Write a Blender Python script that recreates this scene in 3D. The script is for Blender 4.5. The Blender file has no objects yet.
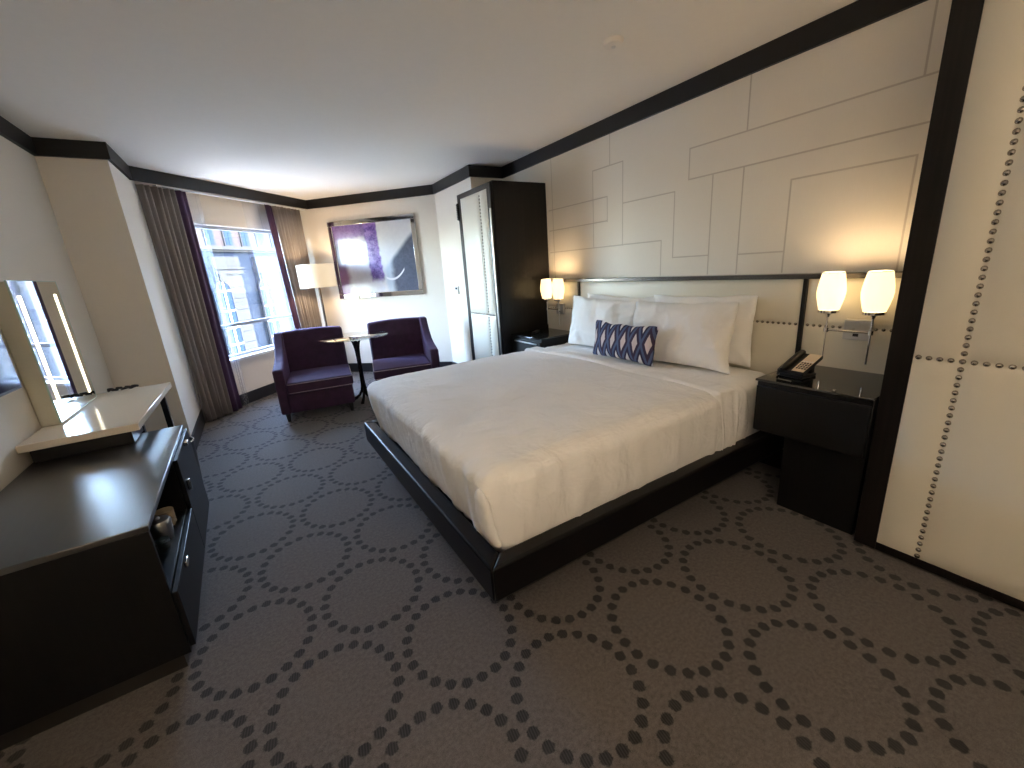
import bpy, bmesh, math, random
from mathutils import Vector, Matrix, noise
PI = math.pi
R2 = 2 ** .5
random.seed(7)
SC = bpy.context.scene
COL = SC.collection

# ------------------------------------------------------------------ helpers
def setp(o, label=None, cat=None, group=None, kind=None):
    if label: o['label'] = label
    if cat: o['category'] = cat
    if group: o['group'] = group
    if kind: o['kind'] = kind
    return o

def thing(name, label, cat, loc=(0, 0, 0), rz=0.0, group=None):
    o = bpy.data.objects.new(name, None)
    COL.objects.link(o)
    o.empty_display_size = .1
    o.location = loc
    o.rotation_euler = (0, 0, rz)
    setp(o, label, cat, group)
    return o

def basemat(o):
    return Matrix.Translation(o.location) @ Matrix.Rotation(o.rotation_euler[2], 4, 'Z')

def root_of(o):
    while o.parent: o = o.parent
    return o

def obj(name, bm, mat, parent=None, world=False, smooth=False, bevel=0, seg=2, sub=0, solid=0, label=None, angle=40):
    """link a bmesh as one mesh object; world=True: coordinates are room coordinates"""
    if world and parent is not None:
        bm.transform(basemat(root_of(parent)).inverted())
    bmesh.ops.recalc_face_normals(bm, faces=bm.faces)
    me = bpy.data.meshes.new(name)
    bm.to_mesh(me); bm.free()
    mats = mat if isinstance(mat, (list, tuple)) else [mat]
    for m in mats: me.materials.append(m)
    o = bpy.data.objects.new(name, me)
    COL.objects.link(o)
    if parent: o.parent = parent
    if smooth:
        for p in me.polygons: p.use_smooth = True
    if solid:
        s = o.modifiers.new('solid', 'SOLIDIFY'); s.thickness = solid; s.offset = 0
    if bevel:
        b = o.modifiers.new('bevel', 'BEVEL'); b.width = bevel; b.segments = seg
        b.limit_method = 'ANGLE'; b.angle_limit = math.radians(35)
        for p in me.polygons: p.use_smooth = True
        try:
            me.set_sharp_from_angle(angle=math.radians(angle))
        except Exception: pass
    elif smooth and angle < 180:
        try: me.set_sharp_from_angle(angle=math.radians(angle))
        except Exception: pass
    if sub:
        s = o.modifiers.new('sub', 'SUBSURF'); s.levels = sub; s.render_levels = sub
    if label: o['label'] = label
    return o

def single(name, label, cat, bm, mat, base, group=None, rz=0, **kw):
    """a thing that is one mesh, its origin at base"""
    bm.transform((Matrix.Translation(base) @ Matrix.Rotation(rz, 4, 'Z')).inverted())
    o = obj(name, bm, mat, **kw)
    o.location = base; o.rotation_euler = (0, 0, rz)
    return setp(o, label, cat, group)

def struct(name, bm, mat, label=None, parent=None, **kw):
    o = obj(name, bm, mat, parent, **kw)
    if parent is None: o['kind'] = 'structure'
    if label: o['label'] = label
    return o

def copy_tree(o, parent=None):
    c = o.copy(); COL.objects.link(c)
    if parent: c.parent = parent
    for ch in [x for x in bpy.data.objects if x.parent == o]:
        copy_tree(ch, c)
    return c

def NB(): return bmesh.new()

def box(bm, a, b, mi=0, M=None):
    x0, y0, z0 = a; x1, y1, z1 = b
    vs = [bm.verts.new(v) for v in ((x0, y0, z0), (x1, y0, z0), (x1, y1, z0), (x0, y1, z0), (x0, y0, z1), (x1, y0, z1), (x1, y1, z1), (x0, y1, z1))]
    if M is not None:
        for v in vs: v.co = M @ v.co
    for f in ((0, 3, 2, 1), (4, 5, 6, 7), (0, 1, 5, 4), (1, 2, 6, 5), (2, 3, 7, 6), (3, 0, 4, 7)):
        bm.faces.new([vs[i] for i in f]).material_index = mi
    return bm

def bx(a, b, M=None): return box(NB(), a, b, 0, M)

def prism(bm, pts, z0, z1, M=None, mi=0):
    lo = [bm.verts.new((p[0], p[1], z0)) for p in pts]; hi = [bm.verts.new((p[0], p[1], z1)) for p in pts]
    n = len(pts)
    if M is not None:
        for v in lo + hi: v.co = M @ v.co
    bm.faces.new(lo[::-1]).material_index = mi; bm.faces.new(hi).material_index = mi
    for i in range(n):
        bm.faces.new((lo[i], lo[(i + 1) % n], hi[(i + 1) % n], hi[i])).material_index = mi
    return bm

def tube(bm, pts, r, seg=10, cap=True):
    """tube along points; r number or list"""
    pts = [Vector(p) for p in pts]; n = len(pts)
    rs = r if isinstance(r, (list, tuple)) else [r] * n
    rings = []; up = None
    for i, p in enumerate(pts):
        t = (pts[min(i + 1, n - 1)] - pts[max(i - 1, 0)]).normalized()
        if up is None:
            up = Vector((0, 0, 1)) if abs(t.z) < .9 else Vector((1, 0, 0))
        a = t.cross(up).normalized(); b = a.cross(t).normalized(); up = b
        rings.append([bm.verts.new(p + (a * math.cos(2 * PI * k / seg) + b * math.sin(2 * PI * k / seg)) * rs[i]) for k in range(seg)])
    for i in range(n - 1):
        for k in range(seg):
            bm.faces.new((rings[i][k], rings[i][(k + 1) % seg], rings[i + 1][(k + 1) % seg], rings[i + 1][k]))
    if cap:
        bm.faces.new(rings[0][::-1]); bm.faces.new(rings[-1])
    return bm

def lathe(bm, prof, c=(0, 0), seg=24, cap=True):
    """prof: list of (r,z)"""
    rings = []
    for r, z in prof:
        rings.append([bm.verts.new((c[0] + r * math.cos(2 * PI * k / seg), c[1] + r * math.sin(2 * PI * k / seg), z)) for k in range(seg)])
    for i in range(len(prof) - 1):
        for k in range(seg):
            bm.faces.new((rings[i][k], rings[i][(k + 1) % seg], rings[i + 1][(k + 1) % seg], rings[i + 1][k]))
    if cap:
        bm.faces.new(rings[0][::-1]); bm.faces.new(rings[-1])
    return bm

def rbox(a, b, r, step=.04, deform=None, rz=None):
    """box subdivided, corners rounded by r, optional deform(Vector)->Vector"""
    a = Vector(a); b = Vector(b); bm = NB()
    N = [max(3, int(round((b[i] - a[i]) / step))) for i in range(3)]
    def ax(i):
        L = [a[i] + (b[i] - a[i]) * k / N[i] for k in range(N[i] + 1)]
        for f in (.3, .65, 1.0):
            L += [a[i] + r * f, b[i] - r * f]
        L = sorted(set(round(v, 5) for v in L)); out = [L[0]]
        for v in L[1:]:
            if v - out[-1] > r * .12: out.append(v)
        if abs(out[-1] - b[i]) > 1e-6: out[-1] = b[i]
        return out
    AX = [ax(i) for i in range(3)]
    cache = {}
    def V(i, j, k):
        key = (i, j, k)
        if key not in cache:
            p = Vector((AX[0][i], AX[1][j], AX[2][k]))
            q = Vector([min(max(p[t], a[t] + r), b[t] - r) for t in range(3)])
            d = p - q
            if d.length > 1e-9:
                m = max(abs(c) for c in d)
                p = q + d.normalized() * m
            if deform: p = deform(p)
            cache[key] = bm.verts.new(p)
        return cache[key]
    nx, ny, nz = [len(A) - 1 for A in AX]
    for i in range(nx):
        for j in range(ny):
            for k in (0, nz): bm.faces.new((V(i, j, k), V(i + 1, j, k), V(i + 1, j + 1, k), V(i, j + 1, k)))
    for i in range(nx):
        for k in range(nz):
            for j in (0, ny): bm.faces.new((V(i, j, k), V(i + 1, j, k), V(i + 1, j, k + 1), V(i, j, k + 1)))
    for j in range(ny):
        for k in range(nz):
            for i in (0, nx): bm.faces.new((V(i, j, k), V(i, j + 1, k), V(i, j + 1, k + 1), V(i, j, k + 1)))
    return bm

# ------------------------------------------------------------------ materials
class G:
    """little node-graph builder"""
    def __init__(s, name):
        s.mat = bpy.data.materials.new(name); s.mat.use_nodes = True
        s.nt = s.mat.node_tree; s.N = s.nt.nodes; s.L = s.nt.links
        s.b = s.N['Principled BSDF']; s.out = s.N['Material Output']
    def put(s, sock, v):
        if isinstance(v, bpy.types.NodeSocket): s.L.new(v, sock)
        elif isinstance(v, (tuple, list)) and len(v) == 3 and sock.type == 'RGBA': sock.default_value = (*v, 1)
        else: sock.default_value = v
    def m(s, op, a, b=None, c=None):
        n = s.N.new('ShaderNodeMath'); n.operation = op
        for i, v in enumerate((a, b, c)):
            if v is not None: s.put(n.inputs[i], v)
        return n.outputs[0]
    def coord(s, kind='Object'):
        t = s.N.new('ShaderNodeTexCoord').outputs[kind]
        sp = s.N.new('ShaderNodeSeparateXYZ'); s.L.new(t, sp.inputs[0])
        s.vec = t
        return sp.outputs
    def noise(s, scale, detail=3, rough=.5, vec=None, dist=0):
        n = s.N.new('ShaderNodeTexNoise'); n.inputs['Scale'].default_value = scale
        n.inputs['Detail'].default_value = detail; n.inputs['Roughness'].default_value = rough
        n.inputs['Distortion'].default_value = dist
        s.L.new(vec or s.vec, n.inputs['Vector']); return n.outputs[0]
    def mapping(s, scale=(1, 1, 1), rot=(0, 0, 0)):
        n = s.N.new('ShaderNodeMapping'); n.inputs['Scale'].default_value = scale; n.inputs['Rotation'].default_value = rot
        s.L.new(s.vec, n.inputs[0]); return n.outputs[0]
    def mix(s, f, a, b):
        n = s.N.new('ShaderNodeMix'); n.data_type = 'RGBA'
        s.put(n.inputs[0], f); s.put(n.inputs[6], a); s.put(n.inputs[7], b)
        return n.outputs[2]
    def sm(s, v, lo, hi):
        n = s.N.new('ShaderNodeMapRange'); n.interpolation_type = 'SMOOTHSTEP'
        s.put(n.inputs[0], v); n.inputs[1].default_value = lo; n.inputs[2].default_value = hi
        return n.outputs[0]
    def bump(s, h, strength=.2, dist=.01):
        n = s.N.new('ShaderNodeBump'); n.inputs['Strength'].default_value = strength; n.inputs['Distance'].default_value = dist
        s.L.new(h, n.inputs['Height']); s.L.new(n.outputs[0], s.b.inputs['Normal'])
    def base(s, c): s.put(s.b.inputs['Base Color'], c)
    def set(s, **k):
        for a, v in k.items(): s.put(s.b.inputs[a.replace('_', ' ')], v)
        return s

def plain(name, col, rough=.6, metal=0, nscale=None, bump=0, var=0, **kw):
    g = G(name); g.coord(); g.set(Roughness=rough, Metallic=metal, **kw)
    if nscale:
        n = g.noise(nscale, 4)
        if var: g.base(g.mix(n, tuple(c * (1 - var) for c in col), tuple(min(1, c * (1 + var)) for c in col)))
        else: g.base(col)
        if bump: g.bump(n, bump, .004)
    else: g.base(col)
    return g.mat

M = {}
M['wall'] = plain('wall_paint', (.74, .675, .585), .85, nscale=60, bump=.05, var=.02)
M['ceiling'] = plain('ceiling_paint', (.87, .825, .755), .9, nscale=25, bump=.08, var=.02)
M['trim'] = plain('dark_stained_trim', (.011, .0095, .010), .45, Specular_IOR_Level=.35,  nscale=30, var=.15)
M['white_trim'] = plain('white_painted_wood', (.78, .79, .8), .45)
M['leather'] = plain('cream_leather', (.68, .64, .54), .45, nscale=260, bump=.06, var=.015)
M['black_leather'] = plain('black_leather', (.0045, .004, .0045), .36, Specular_IOR_Level=.22,  nscale=300, bump=.10, var=.1)
M['black'] = plain('black_plastic', (.006, .006, .0065), .35)
M['chrome'] = plain('chrome', (.75, .74, .72), .12, 1)
M['steel'] = plain('brushed_steel', (.55, .54, .53), .3, 1)
M['nail'] = plain('pewter_nail', (.33, .305, .27), .18, 1)
M['cotton'] = plain('white_cotton', (.86, .85, .84), .8, nscale=500, bump=.04, var=.01)
M['cotton'].node_tree.nodes['Principled BSDF'].inputs['Sheen Weight'].default_value = .15
def linen():
    g = G('rumpled_white_cotton'); g.coord(); g.base((.86, .85, .835)); g.set(Roughness=.8, Sheen_Weight=.15)
    a = g.noise(5, 3, .6, dist=.6); b = g.noise(1, 3, .6, vec=g.mapping((5, 16, 10)), dist=.4)
    g.bump(g.m('ADD', a, g.m('MULTIPLY', b, .6)), .75, .02)
    return g.mat
M['linen'] = linen()
M['mattress'] = plain('mattress_ticking', (.74, .73, .71), .85)
M['mirror'] = plain('silvered_glass', (.86, .9, .9), .015, 1)
M['stone'] = plain('cream_quartz', (.72, .66, .56), .14, nscale=90, var=.04)
M['glasstop'] = plain('smoked_glass_top', (.010, .010, .010), .04, IOR=2.0)
M['white_plastic'] = plain('white_plastic', (.75, .74, .7), .4)
M['paper'] = plain('printed_beige_plate', (.72, .6, .45), .5)
M['piping'] = plain('pale_piping', (.42, .33, .36), .7)
M['darkwood_leg'] = plain('dark_wood_leg', (.012, .009, .009), .35)
M['screen'] = plain('dark_glass_screen', (.01, .011, .014), .06)
M['bin'] = plain('dark_leatherette', (.03, .03, .034), .45, nscale=200, bump=.1, var=.1)

def wood(name, c1, c2, rough, axis=2, spec=.35):
    g = G(name); g.coord()
    sc = [60, 60, 60]; sc[axis] = 1.5
    n = g.noise(1, 5, .6, vec=g.mapping(tuple(sc)))
    g.base(g.mix(g.sm(n, .3, .7), c1, c2)); g.set(Roughness=rough, Specular_IOR_Level=spec); g.bump(n, .06, .002)
    return g.mat
M['darkwood'] = wood('espresso_wood', (.0045, .0032, .003), (.010, .0072, .0062), .3)
M['dresserwood'] = wood('espresso_wood_top', (.013, .0115, .011), (.022, .019, .018), .31, axis=1, spec=1.0)
M['dresserwood'].node_tree.nodes['Principled BSDF'].inputs['IOR'].default_value = 1.75
M['dressside'] = wood('black_stained_wood', (.0022, .0022, .0025), (.004, .0038, .0042), .45)

def velvet(name, c, ):
    g = G(name); g.coord(); n = g.noise(14, 4)
    g.base(g.mix(g.sm(n, .3, .7), tuple(x * .8 for x in c), tuple(x * 1.2 for x in c)))
    g.set(Roughness=.85, Sheen_Weight=.22, Sheen_Roughness=.4); g.put(g.b.inputs['Sheen Tint'], (.45, .32, .8))
    g.bump(g.noise(400, 2), .1, .002)
    return g.mat
M['velvet'] = velvet('aubergine_velvet', (.036, .011, .036))
M['purple'] = plain('plum_fabric', (.055, .02, .06), .7, nscale=200, bump=.1, var=.1)
def drape():
    g = G('taupe_drapery'); g.coord(); n = g.noise(1, 3, vec=g.mapping((150, 150, 6)))
    g.base(g.mix(n, (.20, .170, .155), (.30, .255, .23))); g.set(Roughness=.6, Sheen_Weight=.3)
    return g.mat
M['drape'] = drape()

def sheer():
    g = G('white_sheer_voile'); g.coord()
    tr = g.N.new('ShaderNodeBsdfTransparent'); tl = g.N.new('ShaderNodeBsdfTranslucent'); df = g.N.new('ShaderNodeBsdfDiffuse')
    tl.inputs[0].default_value = (.62, .68, .76, 1); df.inputs[0].default_value = (.8, .83, .87, 1)
    tr.inputs[0].default_value = (.97, .98, 1, 1)
    a = g.N.new('ShaderNodeMixShader'); a.inputs[0].default_value = .45; g.L.new(tl.outputs[0], a.inputs[1]); g.L.new(df.outputs[0], a.inputs[2])
    b = g.N.new('ShaderNodeMixShader'); b.inputs[0].default_value = .13
    g.L.new(tr.outputs[0], b.inputs[1]); g.L.new(a.outputs[0], b.inputs[2]); g.L.new(b.outputs[0], g.out.inputs[0])
    return g.mat
M['sheer'] = sheer()

def glass():
    g = G('window_glass')
    tr = g.N.new('ShaderNodeBsdfTransparent'); tr.inputs[0].default_value = (.93, .97, 1, 1)
    gl = g.N.new('ShaderNodeBsdfGlossy'); gl.inputs[1].default_value = .02
    lw = g.N.new('ShaderNodeLayerWeight'); lw.inputs[0].default_value = .5
    fz = g.m('ADD', g.m('MULTIPLY', g.m('POWER', lw.outputs['Facing'], 4.0), .8), .04)
    b = g.N.new('ShaderNodeMixShader'); g.L.new(fz, b.inputs[0])
    g.L.new(tr.outputs[0], b.inputs[1]); g.L.new(gl.outputs[0], b.inputs[2]); g.L.new(b.outputs[0], g.out.inputs[0])
    return g.mat
M['glass'] = glass()

def tableglass():
    g = G('green_edge_glass')
    tr = g.N.new('ShaderNodeBsdfTransparent'); tr.inputs[0].default_value = (.75, .83, .82, 1)
    gl = g.N.new('ShaderNodeBsdfGlossy'); gl.inputs[1].default_value = .03
    lw = g.N.new('ShaderNodeLayerWeight'); lw.inputs[0].default_value = .5
    fz = g.m('ADD', g.m('MULTIPLY', g.m('POWER', lw.outputs['Facing'], 3.0), .75), .22)
    b = g.N.new('ShaderNodeMixShader'); g.L.new(fz, b.inputs[0])
    g.L.new(tr.outputs[0], b.inputs[1]); g.L.new(gl.outputs[0], b.inputs[2]); g.L.new(b.outputs[0], g.out.inputs[0])
    return g.mat
M['tableglass'] = tableglass()

def glow(name, col, st, base=(.8, .75, .65), trans=0):
    g = G(name); g.base(base); g.set(Roughness=.4, Emission_Strength=st); g.put(g.b.inputs['Emission Color'], col)
    return g.mat
M['sconce_shade'] = glow('opal_glass_lit', (1, .70, .33), .52)
M['led'] = glow('frosted_light_strip', (1, .87, .62), 1.0)
M['lamp_shade'] = glow('linen_shade_lit', (1, .74, .44), .17, (.50, .45, .37))

def carpet():
    g = G('patterned_carpet'); x, y, z = g.coord()
    A, B, RX, RY, N, DR = .468, .446, .207, .222, 23, .0200
    def lattice(ox, oy):
        qx = g.m('SUBTRACT', g.m('FLOORED_MODULO', g.m('SUBTRACT', x, ox - A / 2), A), A / 2)
        qy = g.m('SUBTRACT', g.m('FLOORED_MODULO', g.m('SUBTRACT', y, oy - B), 2 * B), B)
        ang = g.m('ARCTAN2', g.m('DIVIDE', qy, RY), g.m('DIVIDE', qx, RX))
        k = g.m('DIVIDE', g.m('ROUND', g.m('MULTIPLY', ang, N / (2 * PI))), N / (2 * PI))
        dx = g.m('SUBTRACT', qx, g.m('MULTIPLY', g.m('COSINE', k), RX))
        dy = g.m('SUBTRACT', qy, g.m('MULTIPLY', g.m('SINE', k), RY))
        # dots slightly wider across the ribs
        return g.m('SQRT', g.m('ADD', g.m('MULTIPLY', dx, dx), g.m('MULTIPLY', dy, dy)))
    d = g.m('MINIMUM', lattice(-.021, .398), lattice(.213, .398 + B))
    n1 = g.sm(g.noise(70, 5, .75), .3, .7); n2 = g.noise(5, 3); n3 = g.noise(420, 2)
    dot = g.m('SUBTRACT', 1, g.sm(g.m('ADD', d, g.m('MULTIPLY', g.m('SUBTRACT', n1, .5), .006)), DR - .003, DR + .003))
    rib = g.sm(g.m('SINE', g.m('MULTIPLY', g.m('ADD', x, g.m('MULTIPLY', y, -.15)), 2 * PI / .0085)), -.4, .5)
    base = g.mix(n1, (.042, .035, .033), (.112, .095, .089))
    base = g.mix(g.m('MULTIPLY', g.sm(n2, .35, .75), .35), base, (.085, .072, .066))
    base = g.mix(g.m('MULTIPLY', g.sm(n3, .35, .7), .35), base, (.20, .18, .17))
    dcol = g.mix(rib, (.002, .0018, .002), (.022, .019, .020))
    g.base(g.mix(g.m('MULTIPLY', dot, .93), base, dcol))
    g.set(Roughness=.95, Sheen_Weight=.1)
    h = g.m('SUBTRACT', n3, g.m('MULTIPLY', dot, .6))
    g.bump(h, .35, .006)
    return g.mat
M['carpet'] = carpet()

WL = [(2.75, 2.60, 2.75, 2.157), (1.994, 2.094, .60, 2.094), (1.994, 1.90, .60, 1.90), (1.994, 1.90, 1.994, 2.094), (1.604, 2.094, 1.604, 2.6),
      (1.812, 1.26, 1.812, 1.895), (1.606, 1.26, 1.606, 1.895), (1.606, 1.379, 1.325, 1.379), (1.322, 1.771, .79, 1.771), (1.324, 1.26, 1.324, 1.771),
      (.788, 1.25, .788, 1.771), (.812, 2.094, .812, 2.6), (3.54, 1.25, 3.54, 2.6), (2.95, 2.155, 2.605, 2.155), (2.605, 1.515, 2.605, 2.155),
      (2.955, 1.52, 2.955, 2.155), (3.60, 1.922, 2.781, 1.922), (2.781, 1.722, 2.781, 1.922), (3.60, 1.728, 2.781, 1.728), (2.605, 1.842, 2.104, 1.842),
      (2.104, 1.386, 2.104, 1.842), (2.104, 1.386, 1.812, 1.386), (3.6, 1.517, 2.211, 1.517), (2.211, 1.26, 2.211, 1.517)]
def wallpaper():
    g = G('cream_vinyl_panelling'); x, y, z = g.coord()
    mask = None; T = .0045
    for (y0, z0, y1, z1) in WL:
        ya, yb = min(y0, y1), max(y0, y1); za, zb = min(z0, z1), max(z0, z1)
        cy, hy, cz, hz = (ya + yb) / 2, (yb - ya) / 2, (za + zb) / 2, (zb - za) / 2
        a = g.m('SUBTRACT', g.m('ABSOLUTE', g.m('SUBTRACT', y, cy)), hy)
        b = g.m('SUBTRACT', g.m('ABSOLUTE', g.m('SUBTRACT', z, cz)), hz)
        d = g.m('MAXIMUM', a, b)
        mask = d if mask is None else g.m('MINIMUM', mask, d)
    line = g.m('SUBTRACT', 1, g.sm(mask, T - .0012, T + .0012))
    n = g.noise(1, 3, vec=g.mapping((1, 260, 30)))
    base = g.mix(n, (.72, .665, .58), (.76, .705, .62))
    g.base(g.mix(line, base, (.53, .47, .40))); g.set(Roughness=.6)
    g.bump(g.m('SUBTRACT', g.m('MULTIPLY', n, .15), line), .4, .003)
    return g.mat
M['wallpaper'] = wallpaper()

def lumbar():
    g = G('blue_diamond_weave'); x, y, z = g.coord()
    W, H = .105, .30
    def fr(v, p, o): return g.m('ABSOLUTE', g.m('SUBTRACT', g.m('FLOORED_MODULO', g.m('ADD', v, o + 20 * p), p), p / 2))
    n = g.m('MULTIPLY', g.m('SUBTRACT', g.noise(60, 2), .5), .10)
    d = g.m('ADD', g.m('ADD', g.m('DIVIDE', fr(x, W, W / 2), W / 2), g.m('DIVIDE', fr(z, H, H / 2), H / 2)), n)
    c = g.mix(g.sm(d, .48, .56), (.80, .77, .77), (.018, .013, .055))
    c = g.mix(g.sm(d, .78, .85), c, (.075, .105, .21))
    c = g.mix(g.sm(d, 1.12, 1.20), c, (.035, .018, .055))
    c = g.mix(g.sm(d, 1.50, 1.58), c, (.66, .56, .55))
    g.base(c); g.set(Roughness=.8); g.bump(g.noise(400, 2), .1, .002)
    return g.mat
M['lumbar'] = lumbar()

def art():
    """abstract: coordinates u=x (0..1.2), z (0..0.94) in the picture's own frame"""
    g = G('abstract_print'); x, y, z = g.coord()
    nz = g.m('SUBTRACT', g.noise(7, 5, .6), .5); nf = g.noise(22, 5, .7); nb = g.m('SUBTRACT', g.noise(2.2, 3), .5)
    xx = g.m('ADD', x, g.m('MULTIPLY', nz, .10)); zz = g.m('ADD', z, g.m('MULTIPLY', nz, .12))
    sx = g.m('SUBTRACT', xx, g.m('MULTIPLY', zz, -.04))
    pale = g.mix(nf, (.50, .52, .62), (.66, .68, .75))
    c = g.mix(nf, (.55, .55, .60), (.70, .70, .72))                     # right pale
    purple = g.mix(g.sm(nf, .35, .65), (.065, .025, .20), (.26, .15, .50))
    dark = g.mix(nf, (.03, .035, .06), (.12, .14, .20))
    # left and upper purple-grey field
    left = g.m('SUBTRACT', 1, g.sm(sx, .66, .70))
    c = g.mix(left, c, pale)
    edge = g.m('SUBTRACT', 1, g.sm(xx, .10, .20))
    c = g.mix(edge, c, g.mix(g.sm(zz, .25, .5), (.22, .10, .26), (.05, .05, .12)))
    top = g.m('MULTIPLY', g.sm(zz, .74, .80), left)
    c = g.mix(top, c, purple)
    top2 = g.m('MULTIPLY', g.m('MULTIPLY', g.sm(zz, .66, .72), left), .6)
    c = g.mix(top2, c, (.16, .10, .26))
    band = g.m('MULTIPLY', g.m('MULTIPLY', g.sm(sx, .50, .54), g.m('SUBTRACT', 1, g.sm(sx, .70, .73))), g.sm(zz, .12, .22))
    c = g.mix(band, c, purple)
    br = g.m('MULTIPLY', g.m('SUBTRACT', 1, g.sm(g.m('SUBTRACT', zz, g.m('ADD', .28, g.m('MULTIPLY', g.m('SUBTRACT', xx, .70), .95))), -.05, .05)), g.sm(xx, .70, .76))
    c = g.mix(g.m('MULTIPLY', br, .55), c, (.32, .42, .55))
    br2 = g.m('MULTIPLY', br, g.sm(xx, .80, .90))
    c = g.mix(br2, c, dark)
    q = g.m('SUBTRACT', x, .83)
    w = g.m('ABSOLUTE', g.m('SUBTRACT', z, g.m('ADD', .17, g.m('MULTIPLY', g.m('MULTIPLY', q, q), 3.2))))
    ln = g.m('MULTIPLY', g.m('MULTIPLY', g.m('SUBTRACT', 1, g.sm(w, .008, .020)), g.sm(x, .72, .75)), g.m('SUBTRACT', 1, g.sm(x, 1.02, 1.04)))
    c = g.mix(ln, c, (.75, .75, .8))
    g.base(c); g.set(Roughness=.25, Coat_Weight=.4, Coat_Roughness=.03)
    return g.mat
M['art'] = art()

# ------------------------------------------------------------------ room shell
H = 2.505
CE = 2.75  # headboard wall
# inner floor-plan corners (walls), clockwise seen from above starting behind the camera on the left
PT = [(-1.085, -1.6), (-1.085, 4.527), (-.695, 4.527), (-.695, 5.505), (.815, 7.015), (2.33, 5.50), (2.33, 4.45), (CE, 4.45), (CE, -1.6)]
# crown / valance line: the window side hangs in front of the window wall
PC = [(-1.085, -1.6), (-1.085, 4.527), (-.695, 4.527), (-.695, 5.245), (.952, 6.878), (2.33, 5.50), (2.33, 4.45), (CE, 4.45), (CE, -1.6)]

def offset(P, t):
    """offset closed polygon outward (P is clockwise) by t"""
    out = []; n = len(P)
    for i in range(n):
        p0, p1, p2 = Vector(P[i - 1]), Vector(P[i]), Vector(P[(i + 1) % n])
        d1 = (p1 - p0).normalized(); d2 = (p2 - p1).normalized()
        n1 = Vector((-d1.y, d1.x)); n2 = Vector((-d2.y, d2.x))
        b = (n1 + n2); b = b / b.length_squared * 2
        out.append(tuple(p1 + b * t))
    return out
PO = offset(PT, .12)
names = ['wall_left', 'wall_left_stub', 'wall_left_recess', 'wall_window', 'wall_far', 'wall_right_return', 'wall_right_stub', 'wall_headboard', 'wall_rear']
def seg(P, Q, i, z0, z1):
    j = (i + 1) % len(P)
    return prism(NB(), [P[i], P[j], Q[j], Q[i]], z0, z1)
for i, nm in enumerate(names):
    if nm == 'wall_window': continue
    struct(nm, seg(PT, PO, i, 0, H), M['wallpaper'] if nm == 'wall_headboard' else M['wall'])
# window wall with opening. s runs along the wall, off is distance index y-x
def WP(s, off):
    x = -.695 + s / R2
    return (x, off + x)
WO, WOUT = 6.2, 6.2 + .12 * R2
S1 = (.815 + .695) * R2
def wslab(bm, s0, s1, z0, z1, o0=WO, o1=WOUT, e0=0, e1=0):
    """slab perpendicular to the wall: offsets measured along the wall normal"""
    n = Vector((-1, 1)) / R2
    def P(s, o):
        b = Vector(WP(s, WO)); return tuple(b + n * ((o - WO) / R2))
    return prism(bm, [P(s0, o0), P(s1, o0), P(s1 + e1, o1), P(s0 - e0, o1)], z0, z1)
OS0, OS1, OZ0, OZ1 = .30, 1.84, .575, 2.09
bm = NB()
ww = .12 * .42
wslab(bm, 0, OS0, 0, H, e0=ww); wslab(bm, OS1, S1, 0, H, e1=.12)
wslab(bm, OS0, OS1, 0, OZ0); wslab(bm, OS0, OS1, OZ1, H)
struct('wall_window', bm, M['wall'])
struct('floor', prism(NB(), PO, -.08, 0), M['carpet'])
struct('ceiling', prism(NB(), PO, H, H + .1), M['ceiling'])
# crown band
PCi = offset(PC, -.022)
for i in range(9):
    if i == 8: continue
    struct('trim_%d' % (i + 1), seg(PCi, PC, i, H - .117, H), M['trim'])
# baseboards
PBi = offset(PT, -.016)
bn = ['baseboard_left', 'baseboard_left_stub', 'baseboard_left_recess', 'baseboard_window', 'baseboard_far', 'baseboard_right_return', 'baseboard_right_stub', 'baseboard_headboard', 'baseboard_rear']
for i, nm in enumerate(bn):
    struct(nm, seg(PBi, PT, i, 0, .135), M['trim'])
# thin white curtain track under the valance
bm = NB(); wslab(bm, .07, 2.13, H - .125, H - .112, 5.985, 6.05)
single('curtain_track', 'thin white curtain track under the black valance above the window', 'curtain track', bm, M['white_trim'], (*WP(1.1, 6.02), H - .125))

# window
w = setp(bpy.data.objects.new('window_1', None), kind='structure'); COL.objects.link(w)
w.location = (*WP(1.07, 6.28), OZ0)
def fr(bm, s0, s1, z0, z1, t, o0, o1):
    wslab(bm, s0, s0 + t, z0, z1, o0, o1); wslab(bm, s1 - t, s1, z0, z1, o0, o1)
    wslab(bm, s0 + t, s1 - t, z0, z0 + t, o0, o1); wslab(bm, s0 + t, s1 - t, z1 - t, z1, o0, o1)
    return bm
obj('window_frame', fr(NB(), OS0, OS1, OZ0, OZ1, .035, 6.30, 6.345), plain('grey_window_frame', (.36, .38, .42), .4), w, world=True)
bm = NB(); wslab(bm, OS0 + .035, OS1 - .035, .935, .975, 6.295, 6.345)
obj('transom', bm, plain('grey_transom', (.22, .24, .28), .4), w, world=True, label='grey horizontal transom bar')
bm = NB(); wslab(bm, OS0 + .03, OS1 - .03, OZ0 + .03, OZ1 - .03, 6.318, 6.326)
obj('glass', bm, M['glass'], w, world=True)
bm = NB(); wslab(bm, OS0 - .04, OS1 + .04, OZ0 - .03, OZ0 + .002, 6.13, 6.30)
struct('trim_10', bm, M['white_trim'], label='white window sill')

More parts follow.
